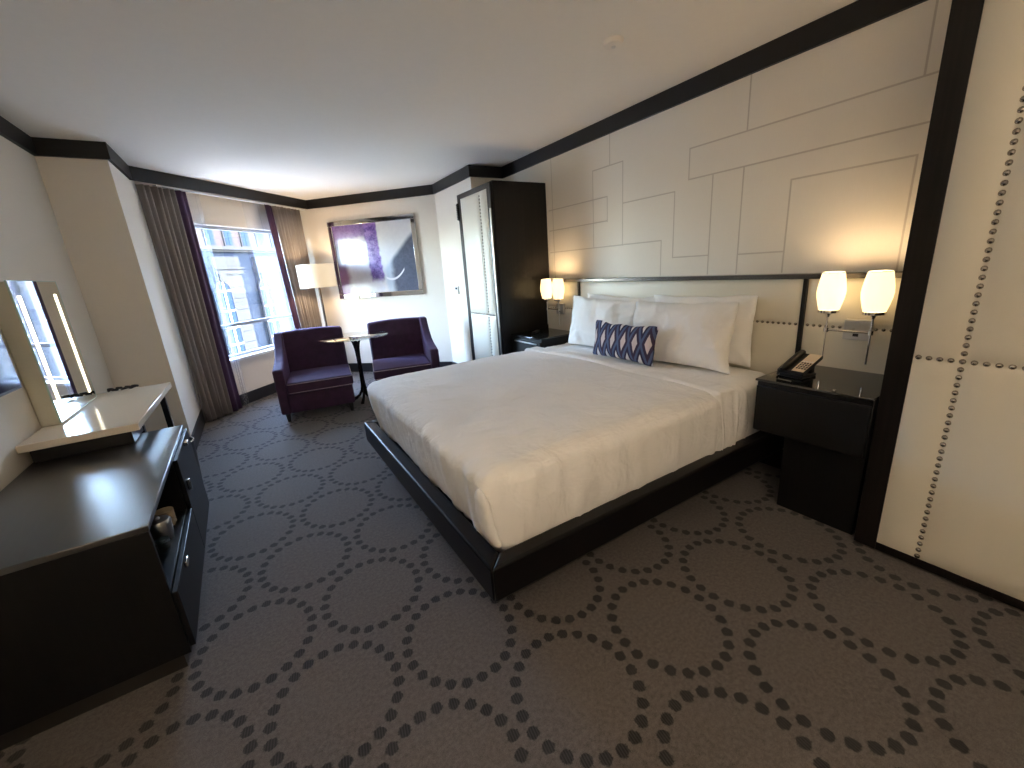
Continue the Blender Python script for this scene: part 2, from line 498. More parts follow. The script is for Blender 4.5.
# ------------------------------------------------------------------ curtains
def cloth(s0t, s1t, s0b, s1b, z0, z1, folds, amp, off, seed=0, nz=10, sharp=1.0, npf=10):
    bm = NB(); n = int(folds * npf); rows = []
    rnd = random.Random(seed); ph = [rnd.uniform(-.35, .35) for _ in range(int(folds) + 3)]; am = [rnd.uniform(.7, 1.25) for _ in range(int(folds) + 3)]
    for j in range(nz + 1):
        v = j / nz; z = z1 + (z0 - z1) * v; row = []
        for i in range(n + 1):
            u = i / n; f = u * folds; k = int(f)
            t = f - k; tt = t
            a = am[k] * (1 - t) + am[k + 1] * t; p = ph[k] * (1 - t) + ph[k + 1] * t
            y = math.sin(2 * PI * (f + p * .35)) * amp * a * (.75 + .35 * v) + math.sin(2 * PI * f * .5 + seed) * amp * .25
            s = (s0t + (s1t - s0t) * u) * (1 - v) + (s0b + (s1b - s0b) * u) * v + math.sin(f * 2.1 + v * 2 + seed) * .006 * v
            row.append(bm.verts.new((*WPn(s, off, y), z)))
        rows.append(row)
    for j in range(nz):
        for i in range(n):
            bm.faces.new((rows[j][i], rows[j][i + 1], rows[j + 1][i + 1], rows[j + 1][i]))
    return bm
def WPn(s, off, d):
    b = Vector(WP(s, off)); n = Vector((-1, 1)) / R2
    return tuple(b + n * d)
ZT = H - .127
t = thing('curtain', 'taupe pleated curtain with plum leading edge, left of the window', 'curtain', (*WP(.25, 6.04), 0.0), group='window drapes')
obj('drape_panel', cloth(.03, .385, .055, .365, .012, ZT, 6, .034, 6.03, 1), M['drape'], t, world=True, smooth=True, solid=.003, angle=180)
obj('leading_edge', cloth(.385, .51, .365, .515, .012, ZT, 1.5, .018, 6.02, 2), M['purple'], t, world=True, smooth=True, solid=.003, angle=180, label='plum coloured border band')
t = thing('curtain', 'taupe pleated curtain with plum leading edge, right of the window beside the lamp', 'curtain', (*WP(1.9, 6.04), 0.0), group='window drapes')
obj('drape_panel', cloth(1.67, 2.17, 1.79, 2.16, .012, ZT, 8, .026, 6.03, 3), M['drape'], t, world=True, smooth=True, solid=.003, angle=180)
obj('leading_edge', cloth(1.54, 1.67, 1.655, 1.79, .012, ZT, 1.5, .018, 6.02, 4), M['purple'], t, world=True, smooth=True, solid=.003, angle=180, label='plum coloured border band')
bm = cloth(.50, .655, .54, .615, .012, ZT, 3, .014, 6.10, 5)
single('sheer_curtain', 'narrow white sheer curtain gathered at the left of the window', 'curtain', bm, M['sheer'], (*WP(.55, 6.1), 0.0), smooth=True, angle=180)
bm = cloth(1.20, 1.66, 1.24, 1.80, .012, ZT, 8, .013, 6.10, 6)
single('sheer_curtain', 'wide white sheer curtain drawn across the right of the window', 'curtain', bm, M['sheer'], (*WP(1.4, 6.1), 0.0), smooth=True, angle=180)

# ------------------------------------------------------------------ nailhead studs and padded panels
def stud_mesh(r=.0105):
    bm = NB()
    lathe(bm, [(r, 0), (r * .95, r * .3), (r * .75, r * .62), (r * .4, r * .85), (r * .05, r * .92)], seg=10)
    bmesh.ops.transform(bm, matrix=Matrix.Rotation(-PI / 2, 4, 'Y'), verts=bm.verts)   # points to -x
    me = bpy.data.meshes.new('stud'); bmesh.ops.recalc_face_normals(bm, faces=bm.faces); bm.to_mesh(me); bm.free()
    for p in me.polygons: p.use_smooth = True
    me.materials.append(M['nail']); return me
STUD = stud_mesh(); STUDS = stud_mesh(.009)
def studs(parent, pts, me=STUD):
    b = Vector(root_of(parent).location)
    off = Vector((0, 0, 0))
    for p in pts:
        o = bpy.data.objects.new('stud', me); COL.objects.link(o); o.parent = parent; o.location = Vector(p) - b
def pad(x, y0, y1, z0, z1, th=.03, seams=((), ()), nstep=.02, puff=.012, edge=.03, fine=()):
    """upholstered slab facing -x; puffed between seams"""
    ys = sorted([y0, y1] + list(seams[0])); zs = sorted([z0, z1] + list(seams[1]))
    def g(v, L):
        for a, b in zip(L[:-1], L[1:]):
            if a <= v <= b:
                d = min(v - a, b - v); return 1 - (1 - min(1, d / edge)) ** 2
        return 0
    def line(L):
        out = []
        for a, b in zip(L[:-1], L[1:]):
            for f in (0, .15, .35, .6, 1): out += [a + min(edge * f, (b - a) / 2), b - min(edge * f, (b - a) / 2)]
        return sorted(set(round(v, 5) for v in out))
    Y, Z = line(ys), line(zs); bm = NB(); F = {}; 
    for i, y in enumerate(Y):
        for j, z in enumerate(Z):
            F[i, j] = bm.verts.new((x - puff * g(y, ys) * g(z, zs), y, z))
    for i in range(len(Y) - 1):
        for j in range(len(Z) - 1):
            bm.faces.new((F[i, j], F[i, j + 1], F[i + 1, j + 1], F[i + 1, j]))
    # rim back
    rim = [F[i, 0] for i in range(len(Y))] + [F[len(Y) - 1, j] for j in range(1, len(Z))] + [F[i, len(Z) - 1] for i in range(len(Y) - 2, -1, -1)] + [F[0, j] for j in range(len(Z) - 2, 0, -1)]
    back = [bm.verts.new((x + th, v.co.y, v.co.z)) for v in rim]
    n = len(rim)
    for i in range(n): bm.faces.new((rim[i], rim[(i + 1) % n], back[(i + 1) % n], back[i]))
    bm.faces.new(back)
    return bm

# ------------------------------------------------------------------ wardrobes
def wardrobe(x0, x1, y0, y1, zt, label, sy, fw):
    """front faces -x; sy: position of stud column"""
    t = thing('wardrobe', label, 'wardrobe', ((x0 + x1) / 2, (y0 + y1) / 2, 0))
    fx = x0 + .028
    bm = bx((fx, y0, .0), (x1, y1, zt))
    obj('carcass', bm, M['darkwood'], t, world=True, bevel=.003)
    # door: frame with inset leather
    f0, f1 = y0 + .006, y1 - .004
    d = NB()
    box(d, (x0, f0, .012), (fx - .002, f0 + fw, zt - .012)); box(d, (x0, f1 - fw, .012), (fx - .002, f1, zt - .012))
    box(d, (x0, f0 + fw, .012), (fx - .002, f1 - fw, .05)); box(d, (x0, f0 + fw, zt - .06), (fx - .002, f1 - fw, zt - .012))
    dr = obj('door', d, M['darkwood'], t, world=True, bevel=.002)
    obj('padded_panel', pad(x0 + .004, f0 + fw, f1 - fw, .05, zt - .06, .02, ((sy,), (.936,)), puff=.019, edge=.075), M['leather'], dr, world=True, smooth=True, angle=60, label='cream leather padded door panel')
    zs = [.936 + .0312 * k for k in range(-28, 38)]
    studs(dr, [(x0 + .003, sy, z) for z in zs if .06 < z < zt - .07])
    ysl = [sy + .0312 * k for k in range(-20, 21) if k != 0]
    studs(dr, [(x0 + .003, y, .936) for y in ysl if f0 + fw + .012 < y < f1 - fw - .012])
    return t, dr
t, dr = wardrobe(2.246, CE - .004, -.16, .629, 2.32, 'tall dark wardrobe with studded cream leather door at the right edge, nearest the camera', .402, .082)
t2, dr2 = wardrobe(2.100, CE - .004, 3.635, 4.365, 2.19, 'tall dark wardrobe with cream leather door beyond the bed, beside the far nightstand', 3.86, .07)
# handle strip on the far wardrobe's near edge
h = NB(); box(h, (2.088, 3.642, .25), (2.100, 3.652, 1.95))
obj('edge_pull', h, M['steel'], dr2, world=True, label='steel edge pull')
h = NB()
for k in range(9): box(h, (2.082, 4.345, 1.93 + k * .018), (2.104, 4.368, 1.943 + k * .018))
box(h, (2.088, 4.35, 1.925), (2.10, 4.364, 2.095))
obj('louvred_hinge_cover', h, M['black'], dr2, world=True, label='small black ribbed cover at the top corner')

# ------------------------------------------------------------------ headboard
HX = 2.70
t = thing('headboard', 'long cream leather headboard with nailhead line running behind bed and nightstands', 'headboard', (CE - .03, 2.13, .40))
bm = bx((HX + .012, .632, .40), (CE - .003, 3.632, 1.225))
obj('backing', bm, M['darkwood'], t, world=True)
for (a, b) in ((.636, 1.148), (1.172, 3.095), (3.119, 3.628)):
    p = obj('padded_panel', pad(HX, a, b, .40, 1.222, .015, ((), (.962,)), puff=.012, edge=.05), M['leather'], t, world=True, smooth=True, angle=60)
    n = int((b - a - .02) / .0315)
    if b - a > 1:   # studs of the middle panel: only the ones clear of the pillows and a few behind them
        pts = [(HX - .001, a + .02 + .0315 * k, .962) for k in range(n + 1)]
    else:
        pts = [(HX - .001, a + .02 + .0315 * k, .962) for k in range(n + 1)]
    studs(p, pts, STUDS)
for y in (1.16, 3.107):
    obj('divider', bx((HX - .016, y - .011, .40), (HX + .014, y + .011, 1.222)), M['darkwood'], t, world=True, bevel=.002)
obj('top_rail', bx((HX - .028, .632, 1.222), (CE - .003, 3.632, 1.250)), plain('dark_metal_rail', (.10, .09, .085), .25, .8), t, world=True, bevel=.003)

# ------------------------------------------------------------------ bed
t = thing('bed', 'king size bed made up in white on a low black leather platform', 'bed', (1.62, 2.17, 0))
bm = NB()
FX0, FY0, FY1, FZ0, FZ1 = .548, 1.150, 3.150, .186, .340
prism(bm, [(FX0, FY0), (FX0 + .075, FY0 + .075), (FX0 + .075, FY1 - .075), (FX0, FY1)], FZ0, FZ1)
obj('foot_rail', bm, M['black_leather'], t, world=True, bevel=.012, seg=3)
for y0, y1 in ((FY0, FY0 + .075), (FY1 - .075, FY1)):
    out_, in_ = (y0, y1) if y0 == FY0 else (y1, y0)
    obj('side_rail', prism(NB(), [(FX0 + .001, out_), (2.68, out_), (2.68, in_), (FX0 + .0765, in_)], FZ0, FZ1), M['black_leather'], t, world=True, bevel=.012, seg=3)
obj('deck', bx((FX0 + .076, FY0 + .076, FZ0 + .02), (2.68, FY1 - .076, .256)), M['black_leather'], t, world=True)
obj('plinth', bx((.86, 1.42, 0), (2.62, 2.92, FZ0 + .02)), M['black'], t, world=True, bevel=.004)
MY0, MY1, MX0, MX1, MZ = 1.245, 3.105, .66, 2.66, .672
def mdef(p): return p
obj('mattress', rbox((MX0 + .02, MY0 + .015, .257), (MX1, MY1 - .015, MZ - .012), .06, .1), M['mattress'], t, world=True, smooth=True, angle=180)
MZB = .257
def bdef(p):
    q = p.copy(); cz = (q.z - MZB) / (MZ - MZB); cx, cy = (MX0 + MX1) / 2, (MY0 + MY1) / 2
    # gentle outward bulge of the drop
    bul = math.sin(PI * min(1, max(0, cz)) ** .8) * .024
    ex = max(0, 1 - abs(q.x - MX0) / .06) ; ey0 = max(0, 1 - abs(q.y - MY0) / .06); ey1 = max(0, 1 - abs(q.y - MY1) / .06)
    q.x -= (bul * .7 + .078 * max(0, cz) ** 1.2) * ex
    q.y -= (bul + .028 * cz) * ey0; q.y += (bul + .045 * cz) * ey1 * (1 - max(0, min(1, (q.x - 1.85) / .3)))
    side = max(ex, ey0, ey1)
    if side > 0:
        u = q.y if ex > .3 else q.x
        # vertical gathers, tighter near the foot corners
        cd = math.hypot(q.x - MX0, q.y - MY0); cd2 = math.hypot(q.x - MX0, q.y - MY1)
        k = math.exp(-(cd / .25) ** 2) + math.exp(-(cd2 / .25) ** 2)
        wv = noise.noise(Vector((u * 22, q.z * 2.5, 3.1))) * (.009 + .026 * k) + noise.noise(Vector((u * 7, q.z * 2, 9.1))) * .016 + noise.noise(Vector((u * 40, q.z * 4, 5.1))) * (.004 + .010 * k)
        if ex > .3: q.x -= wv * (1.2 - cz * .6)
        else:
            q.y -= wv * (1.2 - cz * .6) * (1 if ey0 > 0 else -1)
            # waist of creases where the blanket is tucked by the nightstand
            hk = max(0, min(1, (q.x - 1.92) / .2)); q.y -= hk * .034 * noise.noise(Vector((q.x * 38, q.z * 3, 1.7)))
        q.z += .012 * noise.noise(Vector((u * 3.1, .5, 7.7))) * (1 - cz)
    top = max(0, (cz - .9) / .1)
    q.z += top * (.012 * noise.noise(Vector((q.x * 2.2, q.y * 2.2, 1))) + .006 * noise.noise(Vector((q.x * 7, q.y * 5, 4)))
                  + .012 * (1 - ((q.x - cx) / 1.0) ** 2) * (1 - ((q.y - cy) / .96) ** 2))
    return q
MX1S = MX1
obj('sheet', rbox((MX0 + .012, MY0 + .008, MZB + .004), (MX1 - .004, MY1 - .010, MZ - .006), .065, .024, deform=bdef), M['linen'], t, world=True, smooth=True, angle=180, label='white fitted sheet')
MX1b = 2.15
def bd2(p): return bdef(p)
bm = rbox((MX0, MY0, MZB), (MX1b, MY1, MZ), .07, .026, deform=bdef)
obj('blanket', bm, M['linen'], t, world=True, smooth=True, angle=180, label='smooth white blanket')
# turned-down hem, a band lying over the blanket and down its near side
def hdef(p):
    q = bdef(p); cz = (q.z - MZB) / (MZ - MZB)
    q.x += .02 * (1 - cz) * max(0, 1 - abs(p.y - MY0) / .06)
    return q
bm = rbox((2.03, MY0 - .010, MZB + .01), (2.175, MY1 + .008, MZ + .012), .03, .026, deform=hdef)
obj('hem', bm, M['linen'], t, world=True, smooth=True, angle=180, label='turned-down sheet hem')
# hospital-corner fold at the near foot corner
bm = NB(); prof = []
rings = []
for i in range(13):
    v = i / 12; z = .335 + (.60 - .335) * v
    wdt = .058 * (1 - .25 * v) * (1 if v < .85 else 1 - ((v - .85) / .15) ** 2 * .8); th = .030 * math.sin(PI * (.12 + .85 * v)) ** .5
    cz = (z - MZB) / (MZ - MZB); bul = math.sin(PI * cz ** .8) * .024
    cx = MX0 + .002 - bul * .7 - .078 * cz ** 1.2; cy = MY0 + .040 + .006 * math.sin(v * 5)
    ring = []
    for k in range(14):
        a = 2 * PI * k / 14
        ring.append(bm.verts.new((cx - th * math.cos(a) + .004 * math.sin(i * 2.3 + k * .5), cy + wdt * math.sin(a), z + .004 * math.sin(k * 1.3))))
    rings.append(ring)
for i in range(12):
    for k in range(14): bm.faces.new((rings[i][k], rings[i][(k + 1) % 14], rings[i + 1][(k + 1) % 14], rings[i + 1][k]))
bm.faces.new(rings[0][::-1]); bm.faces.new(rings[-1])
obj('corner_fold', bm, M['linen'], t, world=True, smooth=True, angle=180, sub=1, label='tucked corner fold')

# ------------------------------------------------------------------ pillows
def pillow_bm(w, h, th, seed=0, ear=.018, nu=36, nv=24, wr=.006):
    """in its own frame: width x, height z (from 0), thickness y"""
    bm = NB(); F = {}
    for side in (1, -1):
        for i in range(nu + 1):
            for j in range(nv + 1):
                u = -1 + 2 * i / nu; v = -1 + 2 * j / nv
                edge = abs(u) == 1 or abs(v) == 1
                if edge and side == -1: F[side, i, j] = F[1, i, j]; continue
                pr = max(0, (1 - abs(u) ** 2.6)) ** .55 * max(0, (1 - abs(v) ** 2.6)) ** .55
                # waists of the outline: sides pull in, corners stay out
                X = u * w / 2 * (1 - .05 * (1 - v * v)) + .010 * noise.noise(Vector((seed, v * 2.5, u * .8))); Z = v * h / 2 * (1 - .085 * (1 - u * u)) + .014 * noise.noise(Vector((u * 2.6, seed * 1.7, v * .7))) * (1 if v > 0 else .3)
                Y = side * th / 2 * pr
                rad = max(abs(u), abs(v)); nn = noise.noise(Vector((X * 5 + seed, Z * 5, side * 2.0))) * wr * 2.4 + noise.noise(Vector((math.atan2(v, u) * 6, rad * 1.5, seed))) * wr * 1.3 * rad + noise.noise(Vector((X * 16 + seed, Z * 7, side))) * wr
                Y += nn * (1 if not edge else .4) * side
                # gravity: fatter low down
                Y *= 1 + .18 * (-v)
                F[side, i, j] = bm.verts.new((X, Y, Z + h / 2))
        for i in range(nu):
            for j in range(nv):
                bm.faces.new((F[side, i, j], F[side, i + 1, j], F[side, i + 1, j + 1], F[side, i, j + 1]))
    return bm
def pillow(name, label, w, h, th, c, tilt, yaw=0, roll=0, mat=None, seed=0, group=None, wr=.006, cat='pillow'):
    """c = bottom centre (room), faces -x, leans back by tilt"""
    bm = pillow_bm(w, h, th, seed, wr=wr)
    o = obj(name, bm, mat or M['linen'], smooth=True, angle=180, sub=1)
    Mx = Matrix.Rotation(-PI / 2 + yaw, 4, 'Z') @ Matrix.Rotation(-tilt, 4, 'X') @ Matrix.Rotation(roll, 4, 'Y')
    o.location = c; o.rotation_euler = Mx.to_euler()
    return setp(o, label, cat, group)
pg = 'white pillows against the headboard'
R = math.radians
ZM = MZ + .004
pillow('pillow', 'white pillow standing at the back right, next to the telephone side of the bed', .80, .465, .14, (2.575, 1.755, ZM), R(5), seed=3, group=pg, roll=R(-1))
pillow('pillow', 'white pillow standing at the back left, mostly hidden behind the front left one', .80, .445, .14, (2.575, 2.52, ZM), R(5), seed=9, group=pg, roll=R(1.5))
pillow('pillow', 'large white pillow leaning in front, right of the patterned cushion', .81, .455, .19, (2.380, 1.785, ZM - .012), R(11), seed=14, group=pg, wr=.016, roll=R(-1.6))
pillow('pillow', 'white pillow leaning in front, behind the left end of the patterned cushion', .80, .455, .18, (2.42, 2.575, ZM - .010), R(10), seed=21, group=pg, wr=.014, roll=R(1.6))
pillow('lumbar_cushion', 'small oblong cushion with navy, grey-blue and white diamonds leaning on the pillows', .63, .280, .11, (2.225, 2.125, ZM + .004), R(9), yaw=R(-1.5), mat=M['lumbar'], seed=5, cat='cushion', wr=.004)

# ------------------------------------------------------------------ nightstands
def nightstand(y0, y1, label, ly0, ly1, pull=True):
    x0, x1 = 2.215, 2.684
    t = thing('nightstand', label, 'nightstand', ((x0 + x1) / 2, (y0 + y1) / 2, 0))
    bm = bx((x0 + .018, y0, .44), (x1, y1, .725)); obj('carcass', bm, M['dressside'], t, world=True, bevel=.003)
    d = obj('drawer', bx((x0, y0 + .006, .452), (x0 + .017, y1 - .006, .700)), M['dressside'], t, world=True, bevel=.003)
    if pull: obj('drawer_pull', bx((x0 - .010, y0 + .06, .672), (x0 + .001, y1 - .06, .684)), M['steel'], d, world=True, bevel=.002)
    obj('cabinet_base', bx((x0 + .085, ly0, 0), (x1, ly1, .44)), M['dressside'], t, world=True, bevel=.003)
    obj('glass_top', bx((x0 - .004, y0 - .002, .7252), (x1, y1 + .002, .738)), M['glasstop'], t, world=True, bevel=.003, label='smoked glass top sheet')
    for y in (y0 + .15, y1 - .35):
        lc = bm = NB(); lathe(bm, [(.006, .726), (.006, .745), (.003, .747)], c=(x0 + .012, y), seg=10)
        obj('glass_clip', bm, M['chrome'], t, world=True, smooth=True)
    return t
nightstand(.634, 1.138, 'black nightstand with smoked glass top holding the telephone, between bed and near wardrobe', .65, 1.005, False)
nightstand(3.118, 3.618, 'black nightstand with smoked glass top beyond the bed, against the far wardrobe', 3.22, 3.60)
bm = NB(); box(bm, (0, 0, 0), (.16, .045, .018)); 
M4 = Matrix.Translation((2.36, 3.40, .7386)) @ Matrix.Rotation(R(35), 4, 'Z'); bm.transform(M4)
rc = single('remote_control', 'small black remote control lying on the far nightstand', 'remote control', bm, M['black'], (2.40, 3.45, .7386), bevel=.005)

# telephone
tz = .7386
t = thing('telephone', 'black desk telephone with beige keypad plate on the near nightstand', 'telephone', (2.400, 1.018, tz), R(-97))
t.scale = (.8, .8, .74)
# local frame: x to the user's right, -y towards the user, z up
def wedge(bm, x0, x1, y0, y1, za, zb, th):
    v = [bm.verts.new(p) for p in ((x0, y0, za), (x1, y0, za), (x1, y1, zb), (x0, y1, zb), (x0, y0, za + th), (x1, y0, za + th), (x1, y1, zb + th), (x0, y1, zb + th))]
    for f in ((0, 3, 2, 1), (4, 5, 6, 7), (0, 1, 5, 4), (1, 2, 6, 5), (2, 3, 7, 6), (3, 0, 4, 7)): bm.faces.new([v[i] for i in f])
    return bm
bm = NB(); box(bm, (-.075, -.085, 0), (.075, .07, .022))
obj('stand', bm, M['black'], t, bevel=.006)
bm = wedge(NB(), -.085, .085, -.095, .10, .024, .118, .026); box(bm, (-.06, .03, .02), (.06, .07, .10))
obj('body', bm, M['black'], t, bevel=.005)
sl = (.118 - .024) / .195
bm = wedge(NB(), .005, .080, -.088, .095, .0515 + .007 * sl, .0515 + sl * .19, .002)
fp = obj('keypad_plate', bm, M['paper'], t, label='beige keypad plate')
for i in range(4):
    for j in range(5):
        x = .016 + i * .017; y = -.065 + j * .018
        z = .0535 + (y + .095) * sl + .001
        obj('key', wedge(NB(), x, x + .010, y, y + .009, z, z + .009 * sl, .003), M['white_plastic'] if j == 4 else M['black'], fp)
bm = NB()
hy = [(-.045, -.10), (-.045, -.06), (-.045, 0), (-.045, .06), (-.045, .105)]
tube(bm, [(-.045, y, .024 + (y + .095) * sl + .026 + (.008 if abs(y) < .07 else .004)) for _, y in hy], [.018, .022, .016, .022, .018], 10)
obj('handset', bm, M['black'], t, smooth=True, angle=60)
bm = NB()
cp = [(-.075 - .02 * math.sin(k * .05) + .006 * math.cos(k * 1.3), -.10 + .0016 * k, .014 + .006 * math.sin(k * 1.3)) for k in range(60)]
tube(bm, cp, .0025, 6); obj('coiled_cord', bm, M['black'], t, smooth=True)

# ------------------------------------------------------------------ twin wall sconces
def sconce(yc, label):
    t = thing('wall_sconce', label, 'wall lamp', (HX, yc, .96), group='twin-shade wall sconces')
    x = 2.585; zb = .962
    obj('backplate', bx((HX - .042, yc - .070, .905), (HX - .013, yc + .046, 1.012)), M['steel'], t, world=True, bevel=.004)
    bm = NB(); tube(bm, [(HX - .04, yc, zb), (x + .03, yc, zb), (x, yc - .02, zb)], .006, 8)
    tube(bm, [(x, yc - .098, zb), (x, yc + .098, zb)], .0055, 10)
    obj('arm', bm, M['chrome'], t, world=True, smooth=True)
    bm = bx((HX - .045, yc - .024, .925), (HX - .0405, yc + .000, .940)); obj('switch', bm, M['black'], t, world=True)
    for s in (-1, 1):
        y = yc + s * .096
        bm = NB(); tube(bm, [(x, y, .80), (x, y, 1.052)], .0042, 8); lathe(bm, [(.012, .951), (.012, .973)], c=(x, y), seg=12); lathe(bm, [(.006, 1.03), (.012, 1.045), (.046, 1.054), (.046, 1.068), (.04, 1.07)], c=(x, y), seg=24)
        obj('stem', bm, M['chrome'], t, world=True, smooth=True)
        bm = NB(); lathe(bm, [(.045, 1.069), (.053, 1.10), (.0605, 1.135), (.063, 1.162), (.0605, 1.19), (.055, 1.225), (.0475, 1.262), (.0445, 1.262), (.052, 1.225), (.0575, 1.19), (.06, 1.162), (.0575, 1.135), (.05, 1.10), (.042, 1.072)], c=(x, y), seg=28, cap=False)
        sh = obj('shade', bm, M['sconce_shade'], t, world=True, smooth=True, angle=180)
        bm = NB(); lathe(bm, [(.0482, 1.252), (.0482, 1.262), (.0470, 1.262), (.0470, 1.252)], c=(x, y), seg=28, cap=False)
        obj('rim', bm, M['chrome'], sh, world=True, smooth=True)
        l = bpy.data.lights.new('sconce_bulb', 'POINT'); l.energy = SCONCE_W; l.color = (1, .74, .45); l.shadow_soft_size = .02
        lo = bpy.data.objects.new('bulb', l); COL.objects.link(lo); lo.location = Vector((x, y, 1.235)) - Vector((HX, yc, .96)); lo.parent = sh
SCONCE_W = 0.50
sconce(.894, 'chrome wall sconce with two lit opal glass shades above the telephone')
sconce(3.385, 'chrome wall sconce with two lit opal glass shades beyond the bed, beside the far wardrobe')

# ------------------------------------------------------------------ armchairs
def armchair(loc, rz, arm, label):
    """arm = -1: single arm on local -x side, +1: on +x"""
    t = thing('armchair', label, 'armchair', loc, rz, group='one-armed plum armchairs')
    t.scale = (1.05, 1, 1)
    a = arm
    def X(u): return u * -a   # local u: -.35 is the arm side
    def bxx(u0, u1, y0, y1, z0, z1):
        x0, x1 = sorted((X(u0), X(u1))); return (x0, y0, z0), (x1, y1, z1)
    obj('seat_base', rbox(*bxx(-.27, .335, -.385, .34, .095, .295), .02, .08), M['velvet'], t, smooth=True, angle=180)
    def cd(p):
        q = p.copy()
        if q.z > .36: q.z += .012 * (1 - (q.x / .32) ** 2) * (1 - ((q.y + .03) / .4) ** 2)
        return q
    c = obj('seat_cushion', rbox(*bxx(-.262, .35, -.405, .27, .298, .415), .028, .05, deform=cd), M['velvet'], t, smooth=True, angle=180)
    for z in (.312, .402):
        bm = NB(); p0, p1 = X(-.25), X(.338)
        tube(bm, [(p0, -.20, z), (p0, -.392, z), (p0 + (p1 - p0) * .02, -.403, z), (p1 - (p1 - p0) * .02, -.403, z), (p1 + (0.006 if p1 > p0 else -.006), -.39, z), (p1 + (0.008 if p1 > p0 else -.008), .2, z)], .0038, 6)
        obj('piping', bm, M['piping'], c, smooth=True)
    # back: slab leaning rearwards, top slightly curved
    def bd(p):
        q = p.copy(); v = (q.z - .12) / .75; q.y += .13 * v
        q.z += -.02 * (q.x / .35) ** 2 * v
        return q
    obj('backrest', rbox(*bxx(-.345, .345, .225, .345, .12, .872), .03, .07, deform=bd), M['velvet'], t, smooth=True, angle=180)
    # arm: side panel whose top slopes from the back down to the front
    bm = NB()
    prof = [(-.395, .095), (.40, .095), (.44, .60), (.465, .862), (.33, .862), (.20, .74), (.05, .645), (-.12, .60), (-.33, .572), (-.385, .565), (-.398, .54)]
    x0, x1 = sorted((X(-.352), X(-.262)))
    Mx = Matrix(((0, 0, 1, 0), (1, 0, 0, 0), (0, 1, 0, 0), (0, 0, 0, 1)))
    prism(bm, prof, x0, x1, M=Mx)
    obj('arm', bm, M['velvet'], t, bevel=.018, seg=3)
    for ux in (-.30, .29):
        for y in (-.34, .32):
            x = X(ux); bm = NB()
            lathe(bm, [(.020, 0), (.032, .098)], c=(x, y), seg=4)
            bmesh.ops.rotate(bm, cent=(x, y, 0), matrix=Matrix.Rotation(PI / 4, 3, 'Z'), verts=bm.verts)
            obj('leg', bm, M['darkwood_leg'], t, bevel=.003)
    return t
armchair((.462, 5.03, 0), R(-8), -1, 'dark plum armchair with one arm on its window side, beneath the window')
armchair((1.431, 4.861, 0), R(-13), 1, 'dark plum armchair with one arm, partly hidden behind the bed, below the picture')

# ------------------------------------------------------------------ round table
TC = (.930, 4.94); TH = .772
t = thing('round_table', 'small round glass-topped table on a flared dark pedestal between the armchairs', 'table', (*TC, 0))
bm = NB(); lathe(bm, [(.365, TH - .012), (.373, TH - .009), (.373, TH - .003), (.365, TH)], c=TC, seg=64)
obj('tabletop', bm, M['tableglass'], t, world=True, smooth=True, angle=30)
for k in range(4):
    a = PI / 4 + k * PI / 2 + .35; pts = []; rr = []
    for i in range(25):
        v = i / 24; z = .010 + (TH - .026) * v
        r = .011 + .15 * math.exp(-(v / .07)) + .055 * math.exp(-((1 - v) / .09))
        pts.append((TC[0] + r * math.cos(a), TC[1] + r * math.sin(a), z)); rr.append(.0125 + .007 * math.exp(-v / .08))
    bm = NB(); tube(bm, pts, rr, 10)
    obj('pedestal_leg', bm, plain('dark_bronze', (.018, .014, .017), .25, .4) if k == 0 else bpy.data.materials['dark_bronze'], t, world=True, smooth=True)
bm = NB(); lathe(bm, [(.13, TH - .022), (.13, TH - .0125)], c=TC, seg=32); obj('mounting_plate', bm, M['black'], t, world=True)

# ------------------------------------------------------------------ floor lamp in the corner
LC = (.835, 6.30)
t = thing('floor_lamp', 'lit floor lamp with cream drum shade in the corner between curtain and picture', 'lamp', (*LC, 0))
bm = NB(); lathe(bm, [(.14, 0), (.14, .012), (.13, .02), (.02, .03)], c=LC, seg=36); obj('base', bm, M['steel'], t, world=True, smooth=True)
bm = NB(); tube(bm, [(*LC, .02), (*LC, 1.40)], .016, 12); obj('pole', bm, plain('bronze_pole', (.07, .05, .035), .45, .4), t, world=True, smooth=True)
bm = NB(); lathe(bm, [(.232, 1.315), (.232, 1.615), (.228, 1.615), (.228, 1.315)], c=LC, seg=48, cap=False)
sh = obj('lamp_shade', bm, M['lamp_shade'], t, world=True, smooth=True, angle=60)
bm = NB()
for k in range(3):
    a = k * 2 * PI / 3; tube(bm, [(*LC, 1.40), (LC[0] + .229 * math.cos(a), LC[1] + .229 * math.sin(a), 1.40)], .003, 6)
obj('shade_spider', bm, M['steel'], sh, world=True)
l = bpy.data.lights.new('lamp_bulb', 'POINT'); l.energy = 5; l.color = (1, .76, .48); l.shadow_soft_size = .04
lo = bpy.data.objects.new('bulb', l); COL.objects.link(lo); lo.parent = t; lo.location = (0, 0, 1.47)

# ------------------------------------------------------------------ picture on the far wall (x+y = 7.83)
# frame: u from back-left to right along (1,-1)/sqrt2
PB = Vector((.815, 7.015)); PU = Vector((1, -1)) / R2; PN = Vector((-1, -1)) / R2
u0, u1, z0, z1 = .485, 1.83, 1.118, 2.186
org = PB + PU * u0
t = thing('framed_picture', 'large abstract purple and white picture in a mirrored frame on the far wall', 'picture', (org.x, org.y, z0), math.atan2(PU.y, PU.x))
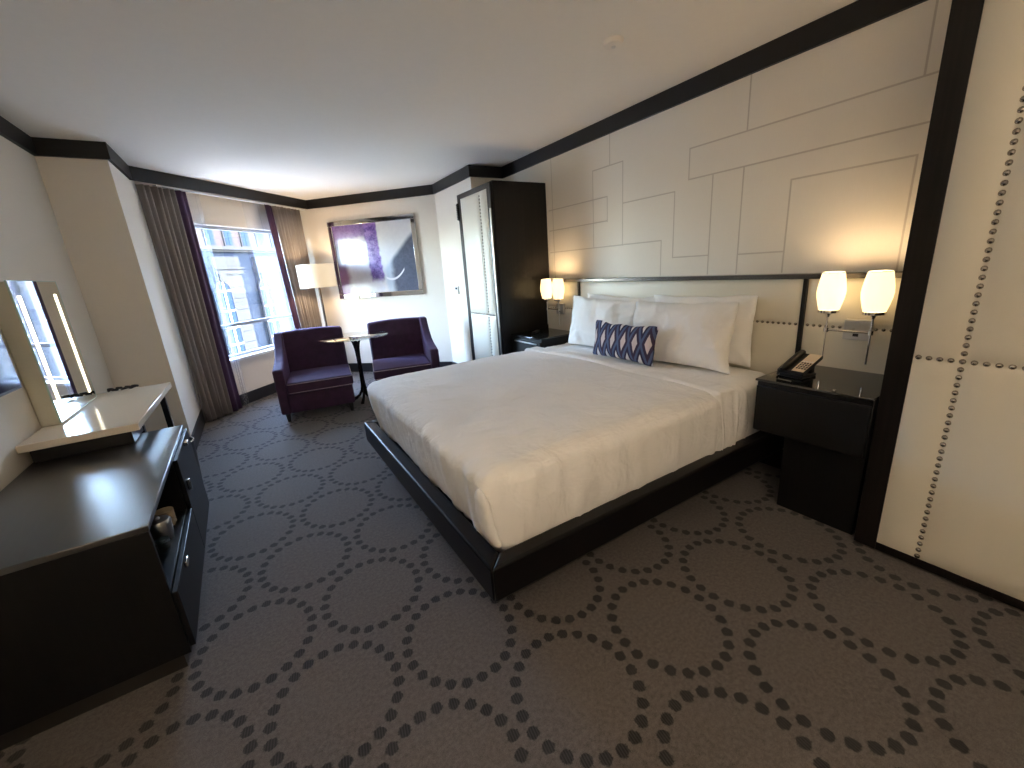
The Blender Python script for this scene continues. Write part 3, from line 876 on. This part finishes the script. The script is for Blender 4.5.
# local: x along the wall, -y towards the room, z up
W_, H_ = u1 - u0, z1 - z0; fw = .065
bm = NB(); box(bm, (0, -.035, 0), (W_, -.003, fw)); box(bm, (0, -.035, H_ - fw), (W_, -.003, H_)); box(bm, (0, -.035, fw), (fw, -.003, H_ - fw)); box(bm, (W_ - fw, -.035, fw), (W_, -.003, H_ - fw))
obj('picture_frame', bm, plain('mirrored_frame', (.72, .70, .66), .06, 1), t, bevel=.006, label='bevelled mirror frame')
bm = bx((fw, -.020, fw), (W_ - fw, -.004, H_ - fw)); bm.transform(Matrix.Translation((-fw, 0, -fw)))
o = obj('print', bm, M['art'], t); o.location = (fw, 0, fw)

# thermostat on the right return wall
t = thing('thermostat', 'small white wall thermostat between the picture and the far wardrobe', 'thermostat', (2.33, 5.07, 1.16))
obj('housing', bx((-.022, -.042, -.052), (-.001, .042, .052)), M['white_plastic'], t, bevel=.004)
obj('display', bx((-.024, -.028, .008), (-.021, .028, .036)), M['screen'], t)
obj('button', bx((-.025, -.02, -.03), (-.021, .02, -.018)), M['steel'], t)
# smoke detector on the ceiling
t = thing('smoke_detector', 'small white ceiling sensor plate above the bed', 'detector', (1.885, 1.855, H))
bm = NB(); lathe(bm, [(.052, 0), (.052, -.010), (.046, -.022), (.018, -.028)], seg=32); obj('housing', bm, M['ceiling'], t, smooth=True, angle=40)
bm = NB(); lathe(bm, [(.012, -.028), (.010, -.034), (.002, -.036)], seg=16); obj('sensor', bm, M['white_plastic'], t, smooth=True)

# ------------------------------------------------------------------ dresser
DA = R(1.6)
DX, DY = -.456, 1.745
t = thing('dresser', 'long low dark dresser with an open niche and chrome handles at the left', 'dresser', (DX, DY, 0), DA)
# local: origin near-front corner, -x to the wall, +y away
L, D, ZT_ = 1.285, .585, .632
obj('top', bx((-D, -.003, ZT_ - .022), (.004, L, ZT_)), M['dresserwood'], t, bevel=.003, label='dark wood top with a soft sheen')
bm = NB(); q = .018; n1 = .70; nz = .335
box(bm, (-D, 0, .075), (0, q, ZT_ - .0225)); box(bm, (-D, L - q, .075), (0, L, ZT_ - .0225))
box(bm, (-D, q, .075), (0, L - q, .095)); box(bm, (-D, q, .095), (-D + .012, L - q, ZT_ - .0225))
box(bm, (-D + .012, n1, .095), (-.001, n1 + q, ZT_ - .0225)); box(bm, (-D + .012, q, nz), (-.001, n1, nz + q))
obj('carcass', bm, M['dressside'], t, bevel=.002)
obj('plinth', bx((-D, .03, 0), (-.03, L - .03, .074)), plain('dull_metal_plinth', (.05, .045, .042), .4, .6), t)
d = obj('drawer', bx((.001, .004, .098), (.019, n1 + .008, nz + .010)), M['dressside'], t, bevel=.003)
obj('handle', bx((.020, .20, nz - .020), (.032, .26, nz + .004)), M['chrome'], d, bevel=.003)
d = obj('door', bx((.001, n1 + .014, .098), (.019, L - .006, ZT_ - .026)), M['dressside'], t, bevel=.003)
obj('handle', bx((.020, n1 + .06, .42), (.036, n1 + .075, .48)), M['chrome'], d, bevel=.003)
obj('latch', bx((.019, n1 + .30, ZT_ - .05), (.04, n1 + .36, ZT_ - .03)), M['chrome'], d, bevel=.003)
# things in the niche
def dw(x, y): # local to room
    c, s = math.cos(DA), math.sin(DA); return (DX + x * c - y * s, DY + x * s + y * c)
nzt = nz + q + .001
px = dw(-.060, .56)
bm = NB()
prof = [(.028, nzt)]
for k in range(5): prof += [(.033 + .001 * k, nzt + .012 + .015 * k), (.037, nzt + .015 + .015 * k), (.037, nzt + .020 + .015 * k)]
lathe(bm, prof, c=px, seg=24)
single('paper_cups', 'stack of beige paper cups inside the dresser niche', 'cups', bm, plain('kraft_paper', (.42, .32, .2), .6), (*px, nzt), smooth=True)
px = dw(-.066, .44); bm = NB(); lathe(bm, [(.040, nzt), (.047, nzt + .05), (.048, nzt + .085), (.042, nzt + .095), (.012, nzt + .10), (.010, nzt + .112), (.003, nzt + .115)], c=px, seg=28)
single('ice_bucket', 'small round steel ice bucket inside the dresser niche', 'bucket', bm, M['steel'], (*px, nzt), smooth=True)
px = dw(-.045, .33); bm = NB(); lathe(bm, [(.018, nzt), (.024, nzt + .055), (.022, nzt + .055), (.016, nzt + .006)], c=px, seg=20, cap=False)
single('drinking_glass', 'small clear glass at the near end of the dresser niche', 'glass', bm, M['tableglass'], (*px, nzt), smooth=True)

# ------------------------------------------------------------------ wastebasket between dresser and stub wall
wb = (-.615, 3.19)
t = thing('wastebasket', 'dark tapering wastebasket on the carpet behind the far end of the dresser', 'wastebasket', (*wb, 0))
bm = NB(); lathe(bm, [(.105, 0), (.135, .48), (.130, .48), (.101, .01)], c=wb, seg=36, cap=False); lathe(bm, [(.10, .005), (.10, .011)], c=wb, seg=36)
obj('bin_body', bm, M['bin'], t, world=True, smooth=True, angle=50)
bm = NB(); tube(bm, [(wb[0] + .1325 * math.cos(a * PI / 18), wb[1] + .1325 * math.sin(a * PI / 18), .482) for a in range(37)], .0045, 6)
obj('rim', bm, M['chrome'], t, world=True, smooth=True)

# ------------------------------------------------------------------ desk
t = thing('desk', 'cream stone-topped desk on dark metal legs along the left wall', 'desk', (-.85, 3.4, 0))
dz = .745
obj('desktop', bx((-1.08, 2.80, dz - .038), (-.628, 3.93, dz)), M['stone'], t, world=True, bevel=.004)
obj('underdesk_box', bx((-1.05, 2.825, dz - .105), (-.67, 3.05, dz - .0385)), M['black'], t, world=True)  # black box filling the gap between desktop and dresser top
for (x, y) in ((-.69, 3.86), (-1.04, 3.86), (-1.04, 3.10), (-.69, 3.10)):
    obj('leg', bx((x - .017, y - .017, 0), (x + .017, y + .017, dz - .0385)), M['black'], t, world=True, bevel=.002)
bm = NB(); tube(bm, [(-.97 + .0075 * k + .012 * math.sin(k * 2.2), 3.885 + .014 * math.sin(k * 1.1), dz + .012 + .012 * abs(math.sin(k * .55))) for k in range(22)], .0085, 8)
single('power_cord', 'black cord bunched at the far end of the cream desk', 'cord', bm, M['black'], (-.95, 3.87, dz + .001), smooth=True)

# ------------------------------------------------------------------ vanity mirror
MXF = -1.000
my0, my1, mz0, mz1 = 3.118, 3.755, dz + .012, 1.507
t = thing('vanity_mirror', 'tall lighted vanity mirror box standing on the cream desk against the left wall', 'mirror', (-1.04, 3.4, dz))
obj('box', bx((-1.083, my0 + .004, dz + .001), (MXF - .0065, my1 - .004, mz1 - .003)), plain('sage_lacquer', (.70, .67, .54), .5), t, world=True, bevel=.003)
obj('mirror_glass', bx((MXF - .006, my0, mz0), (MXF, my1, mz1)), M['mirror'], t, world=True)
eg = NB()
for a, b in (((my0 - .003, mz0 - .003), (my0, mz1 + .003)), ((my1, mz0 - .003), (my1 + .003, mz1 + .003)), ((my0, mz1), (my1, mz1 + .003)), ((my0, mz0 - .003), (my1, mz0))):
    box(eg, (MXF - .007, a[0], a[1]), (MXF + .001, b[0], b[1]))
obj('glass_edge', eg, plain('pale_green_glass_edge', (.55, .72, .66), .2), t, world=True)
for y in (my0 + .07, my1 - .085):
    obj('light_strip', bx((MXF, y - .017, mz0 + .05), (MXF + .0025, y + .017, mz1 - .075)), M['led'], t, world=True)
# ------------------------------------------------------------------ television
t = thing('television', 'dark flat television mounted on the left wall above the dresser', 'television', (-1.0, 2.2, 1.33))
obj('casing', bx((-1.02, 1.66, 1.016), (-.978, 2.80, 1.67)), M['black'], t, world=True, bevel=.004)
obj('screen', bx((-.9785, 1.672, 1.030), (-.975, 2.788, 1.658)), M['screen'], t, world=True)
obj('bracket', bx((-1.083, 2.08, 1.22), (-1.0205, 2.38, 1.46)), M['black'], t, world=True)

# ------------------------------------------------------------------ ceiling spots added unseen behind the camera as warm fill
for (x, y) in ((.9, -.75), (-.3, -.9)):
    t = thing('added_downlight', 'added unseen ceiling fill spot behind the viewpoint, ' + ('right' if x > 0 else 'left') + ' one', 'added fill light', (x, y, H))
    bm = NB(); lathe(bm, [(.075, -.001), (.075, -.008), (.055, -.012), (.055, -.002)], seg=32, cap=False); obj('trim_ring', bm, M['white_trim'], t, smooth=True)
    bm = NB(); lathe(bm, [(.054, -.006), (.054, -.004)], seg=32); obj('lens', bm, M['led'], t)
    l = bpy.data.lights.new('added_downlight', 'SPOT'); l.energy = 3.5; l.color = (1, .82, .62); l.spot_size = R(130); l.spot_blend = .8; l.shadow_soft_size = .06
    lo = bpy.data.objects.new('bulb', l); COL.objects.link(lo); lo.parent = t; lo.location = (0, 0, -.03)

# fill lamp added unseen behind the camera, throwing warm light on the ceiling
tc = (-.55, -1.15)
t = thing('added_torchiere', 'added bronze floor lamp, unseen behind the viewpoint, for warm fill', 'lamp', (*tc, 0))
bm = NB(); lathe(bm, [(.15, 0), (.15, .015), (.02, .035)], c=tc, seg=32); obj('base', bm, bpy.data.materials['bronze_pole'], t, world=True, smooth=True)
bm = NB(); tube(bm, [(*tc, .03), (*tc, 1.62)], .014, 12); obj('pole', bm, bpy.data.materials['bronze_pole'], t, world=True, smooth=True)
bm = NB(); lathe(bm, [(.03, 1.62), (.11, 1.66), (.17, 1.74), (.166, 1.74), (.11, 1.664), (.01, 1.635)], c=tc, seg=36, cap=False); obj('bowl', bm, bpy.data.materials['bronze_pole'], t, world=True, smooth=True)
l = bpy.data.lights.new('added_fill_bulb', 'POINT'); l.energy = 33; l.color = (1, .88, .72); l.shadow_soft_size = .03
lo = bpy.data.objects.new('bulb', l); COL.objects.link(lo); lo.parent = t; lo.location = (0, 0, 1.69)

# ------------------------------------------------------------------ the building across the street
KF = 1.8
n_ = Vector((-1, 1)) / R2
camd = 6.2 / R2 + 9.0
def FP(s, z, d=0):
    """s,z measured on the 9 m plane, pushed out to the real distance; d = depth towards the room"""
    b = n_ * (camd * KF - d); tt = Vector((1, 1)) / R2 * (s * KF)
    return (b.x + tt.x, b.y + tt.y, 1.4 + (z - 1.4) * KF)
def fbox(bm, s0, s1, z0, z1, d0, d1):
    P = [FP(s0, z0, d0), FP(s1, z0, d0), FP(s1, z0, d1), FP(s0, z0, d1), FP(s0, z1, d0), FP(s1, z1, d0), FP(s1, z1, d1), FP(s0, z1, d1)]
    v = [bm.verts.new(p) for p in P]
    for f in ((0, 3, 2, 1), (4, 5, 6, 7), (0, 1, 5, 4), (1, 2, 6, 5), (2, 3, 7, 6), (3, 0, 4, 7)): bm.faces.new([v[i] for i in f])
    return bm
fb = FP(13, -2.2)
bld = thing('building', 'pale stone building with arched windows across the street, seen through the window', 'building', fb)
M['stone_sunlit'] = plain('sunlit_stone_tone', (.022, .022, .0225), .9, Specular_IOR_Level=0.0, nscale=3, var=.06)  # tone for the sunlit stone, darkened so the window view does not clip
M['stone_shaded'] = plain('shaded_stone_tone', (.0085, .011, .0165), .9, Specular_IOR_Level=0.0, nscale=2, var=.06)  # shaded part of the facade, its shadow put into the colour
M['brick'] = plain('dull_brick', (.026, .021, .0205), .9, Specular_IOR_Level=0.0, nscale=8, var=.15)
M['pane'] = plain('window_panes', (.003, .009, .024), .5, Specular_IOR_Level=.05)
obj('facade_wall', fbox(NB(), 5, 34, -3.0, 2.72, 0, -1.5), M['stone_shaded'], bld, world=True)
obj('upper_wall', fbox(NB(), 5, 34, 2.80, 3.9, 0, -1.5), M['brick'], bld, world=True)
obj('cornice', fbox(fbox(NB(), 5, 34, 2.69, 2.80, .35, -1.5), 5, 34, 2.62, 2.69, .18, -1.5), M['stone_sunlit'], bld, world=True)
for k in range(-5, 24):
    s = 12.30 + .735 * k
    w_ = obj('upper_window', fbox(NB(), s - .19, s + .19, 2.80, 3.52, .10, -.02), M['stone_sunlit'], bld, world=True)
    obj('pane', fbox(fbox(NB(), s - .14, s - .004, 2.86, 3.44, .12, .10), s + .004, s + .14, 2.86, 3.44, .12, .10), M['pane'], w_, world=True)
for k in range(-2, 11):
    s = 12.58 + 1.85 * k
    pl = NB(); fbox(pl, s - .50, s + .50, -3, 1.86, .30, 0)
    for q_ in range(12): fbox(pl, s - .515, s + .515, -3 + q_ * .40, -3 + q_ * .40 + .375, .34, .29)
    obj('pilaster', pl, M['stone_sunlit'], bld, world=True)
    cp_ = NB(); fbox(cp_, s - .55, s + .58, 1.86, 2.02, .42, 0); fbox(cp_, s - .60, s + .63, 2.02, 2.08, .52, 0); fbox(cp_, s - .52, s + .56, 2.08, 2.45, .34, 0)
    obj('capital', cp_, M['stone_sunlit'], bld, world=True)
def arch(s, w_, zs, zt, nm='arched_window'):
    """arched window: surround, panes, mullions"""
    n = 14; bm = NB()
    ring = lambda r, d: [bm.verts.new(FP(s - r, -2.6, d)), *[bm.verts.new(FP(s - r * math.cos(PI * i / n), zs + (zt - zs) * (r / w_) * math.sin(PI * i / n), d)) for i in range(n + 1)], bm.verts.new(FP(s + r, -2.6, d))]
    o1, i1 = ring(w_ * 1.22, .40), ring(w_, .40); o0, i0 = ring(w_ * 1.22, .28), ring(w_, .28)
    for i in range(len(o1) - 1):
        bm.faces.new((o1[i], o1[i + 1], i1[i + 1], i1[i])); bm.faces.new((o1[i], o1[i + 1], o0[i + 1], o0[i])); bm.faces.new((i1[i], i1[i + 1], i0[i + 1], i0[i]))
    a = obj(nm, bm, M['stone_sunlit'], bld, world=True)
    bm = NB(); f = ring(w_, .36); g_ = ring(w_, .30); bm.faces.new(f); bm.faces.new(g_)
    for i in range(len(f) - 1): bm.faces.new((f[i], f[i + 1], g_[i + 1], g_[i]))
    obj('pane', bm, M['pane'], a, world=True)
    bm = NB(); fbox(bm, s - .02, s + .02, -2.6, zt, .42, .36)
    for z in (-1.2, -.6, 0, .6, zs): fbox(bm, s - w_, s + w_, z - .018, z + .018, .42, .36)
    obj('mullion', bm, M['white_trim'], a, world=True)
for k in range(-2, 11):
    arch(12.20 + 1.88 * k + (.0 if k < 1 else 0), .26, 1.28, 1.58)
for k in range(-1, 10):
    s = 14.12 + 1.85 * (k - 0)
    obj('keystone', fbox(fbox(NB(), s - .25, s + .25, 1.95, 2.12, .40, 0), s - .14, s + .14, 1.62, 1.95, .44, 0), M['stone_sunlit'], bld, world=True)
# street below
bm = NB(); v = [bm.verts.new(p) for p in ((-30, 8, -2.95), (0, 8, -2.95), (30, 38, -2.95), (30, 60, -2.95), (-30, 60, -2.95))]
bm = NB(); prism(bm, [(-30, 7.2), (1, 7.2), (40, 46), (20, 66), (-45, 40)], -6.0, -5.9)
o = struct('ground', bm, plain('street_paving', (.20, .195, .185), .9, nscale=2, var=.1)); 

# ------------------------------------------------------------------ light
wd = bpy.data.worlds.new('World'); SC.world = wd; wd.use_nodes = True
nt = wd.node_tree; bg = nt.nodes['Background']
sky = nt.nodes.new('ShaderNodeTexSky'); sky.sky_type = 'NISHITA'; sky.sun_disc = False
sky.sun_elevation = R(48); sky.sun_rotation = R(120); sky.air_density = 1.0; sky.dust_density = 1.5
hs = nt.nodes.new('ShaderNodeHueSaturation'); hs.inputs['Saturation'].default_value = .85
nt.links.new(sky.outputs[0], hs.inputs['Color']); nt.links.new(hs.outputs[0], bg.inputs[0]); bg.inputs[1].default_value = 3.3
sl_ = bpy.data.lights.new('sun', 'SUN'); sl_.energy = 2; sl_.angle = R(.6); sl_.color = (1, .95, .88)
so = bpy.data.objects.new('sun', sl_); COL.objects.link(so)
d_ = Vector((-.75, .55, -.85)).normalized()   # direction of travel
so.rotation_euler = d_.to_track_quat('-Z', 'Y').to_euler(); so.location = (6, -4, 9)
# portal guiding the sky light through the window
pl_ = bpy.data.lights.new('window_portal', 'AREA'); pl_.shape = 'RECTANGLE'; pl_.size = OS1 - OS0; pl_.size_y = OZ1 - OZ0
pl_.cycles.is_portal = True
po = bpy.data.objects.new('window_portal', pl_); COL.objects.link(po)
po.location = (*WP((OS0 + OS1) / 2, 6.36), (OZ0 + OZ1) / 2)
po.rotation_euler = Vector((1, -1, 0)).normalized().to_track_quat('-Z', 'Z').to_euler()

# ------------------------------------------------------------------ camera
cam = bpy.data.cameras.new('camera'); co = bpy.data.objects.new('camera', cam); COL.objects.link(co); SC.camera = co
yaw, pit, rol, F = 0.541679, -0.275348, -0.0712417, 412.65
fw_ = Vector((math.sin(yaw) * math.cos(pit), math.cos(yaw) * math.cos(pit), math.sin(pit)))
rt = Vector((math.cos(yaw), -math.sin(yaw), 0)); up = rt.cross(fw_)
r2 = rt * math.cos(rol) + up * math.sin(rol); u2 = up * math.cos(rol) - rt * math.sin(rol)
mt = Matrix((r2, u2, -fw_)).transposed().to_4x4(); mt.translation = Vector((0, 0, 1.4))
co.matrix_world = mt
cam.sensor_width = 36; cam.lens = F / 1024 * 36; cam.clip_start = .05; cam.clip_end = 200

SC.view_settings.view_transform = 'Standard'; SC.view_settings.look = 'None'
SC.view_settings.gamma = 1; SC.view_settings.exposure = 2.06; SC.view_settings.use_curve_mapping = False
SC.cycles.max_bounces = 10; SC.cycles.diffuse_bounces = 6; SC.cycles.transparent_max_bounces = 16
SC.cycles.sample_clamp_indirect = 6
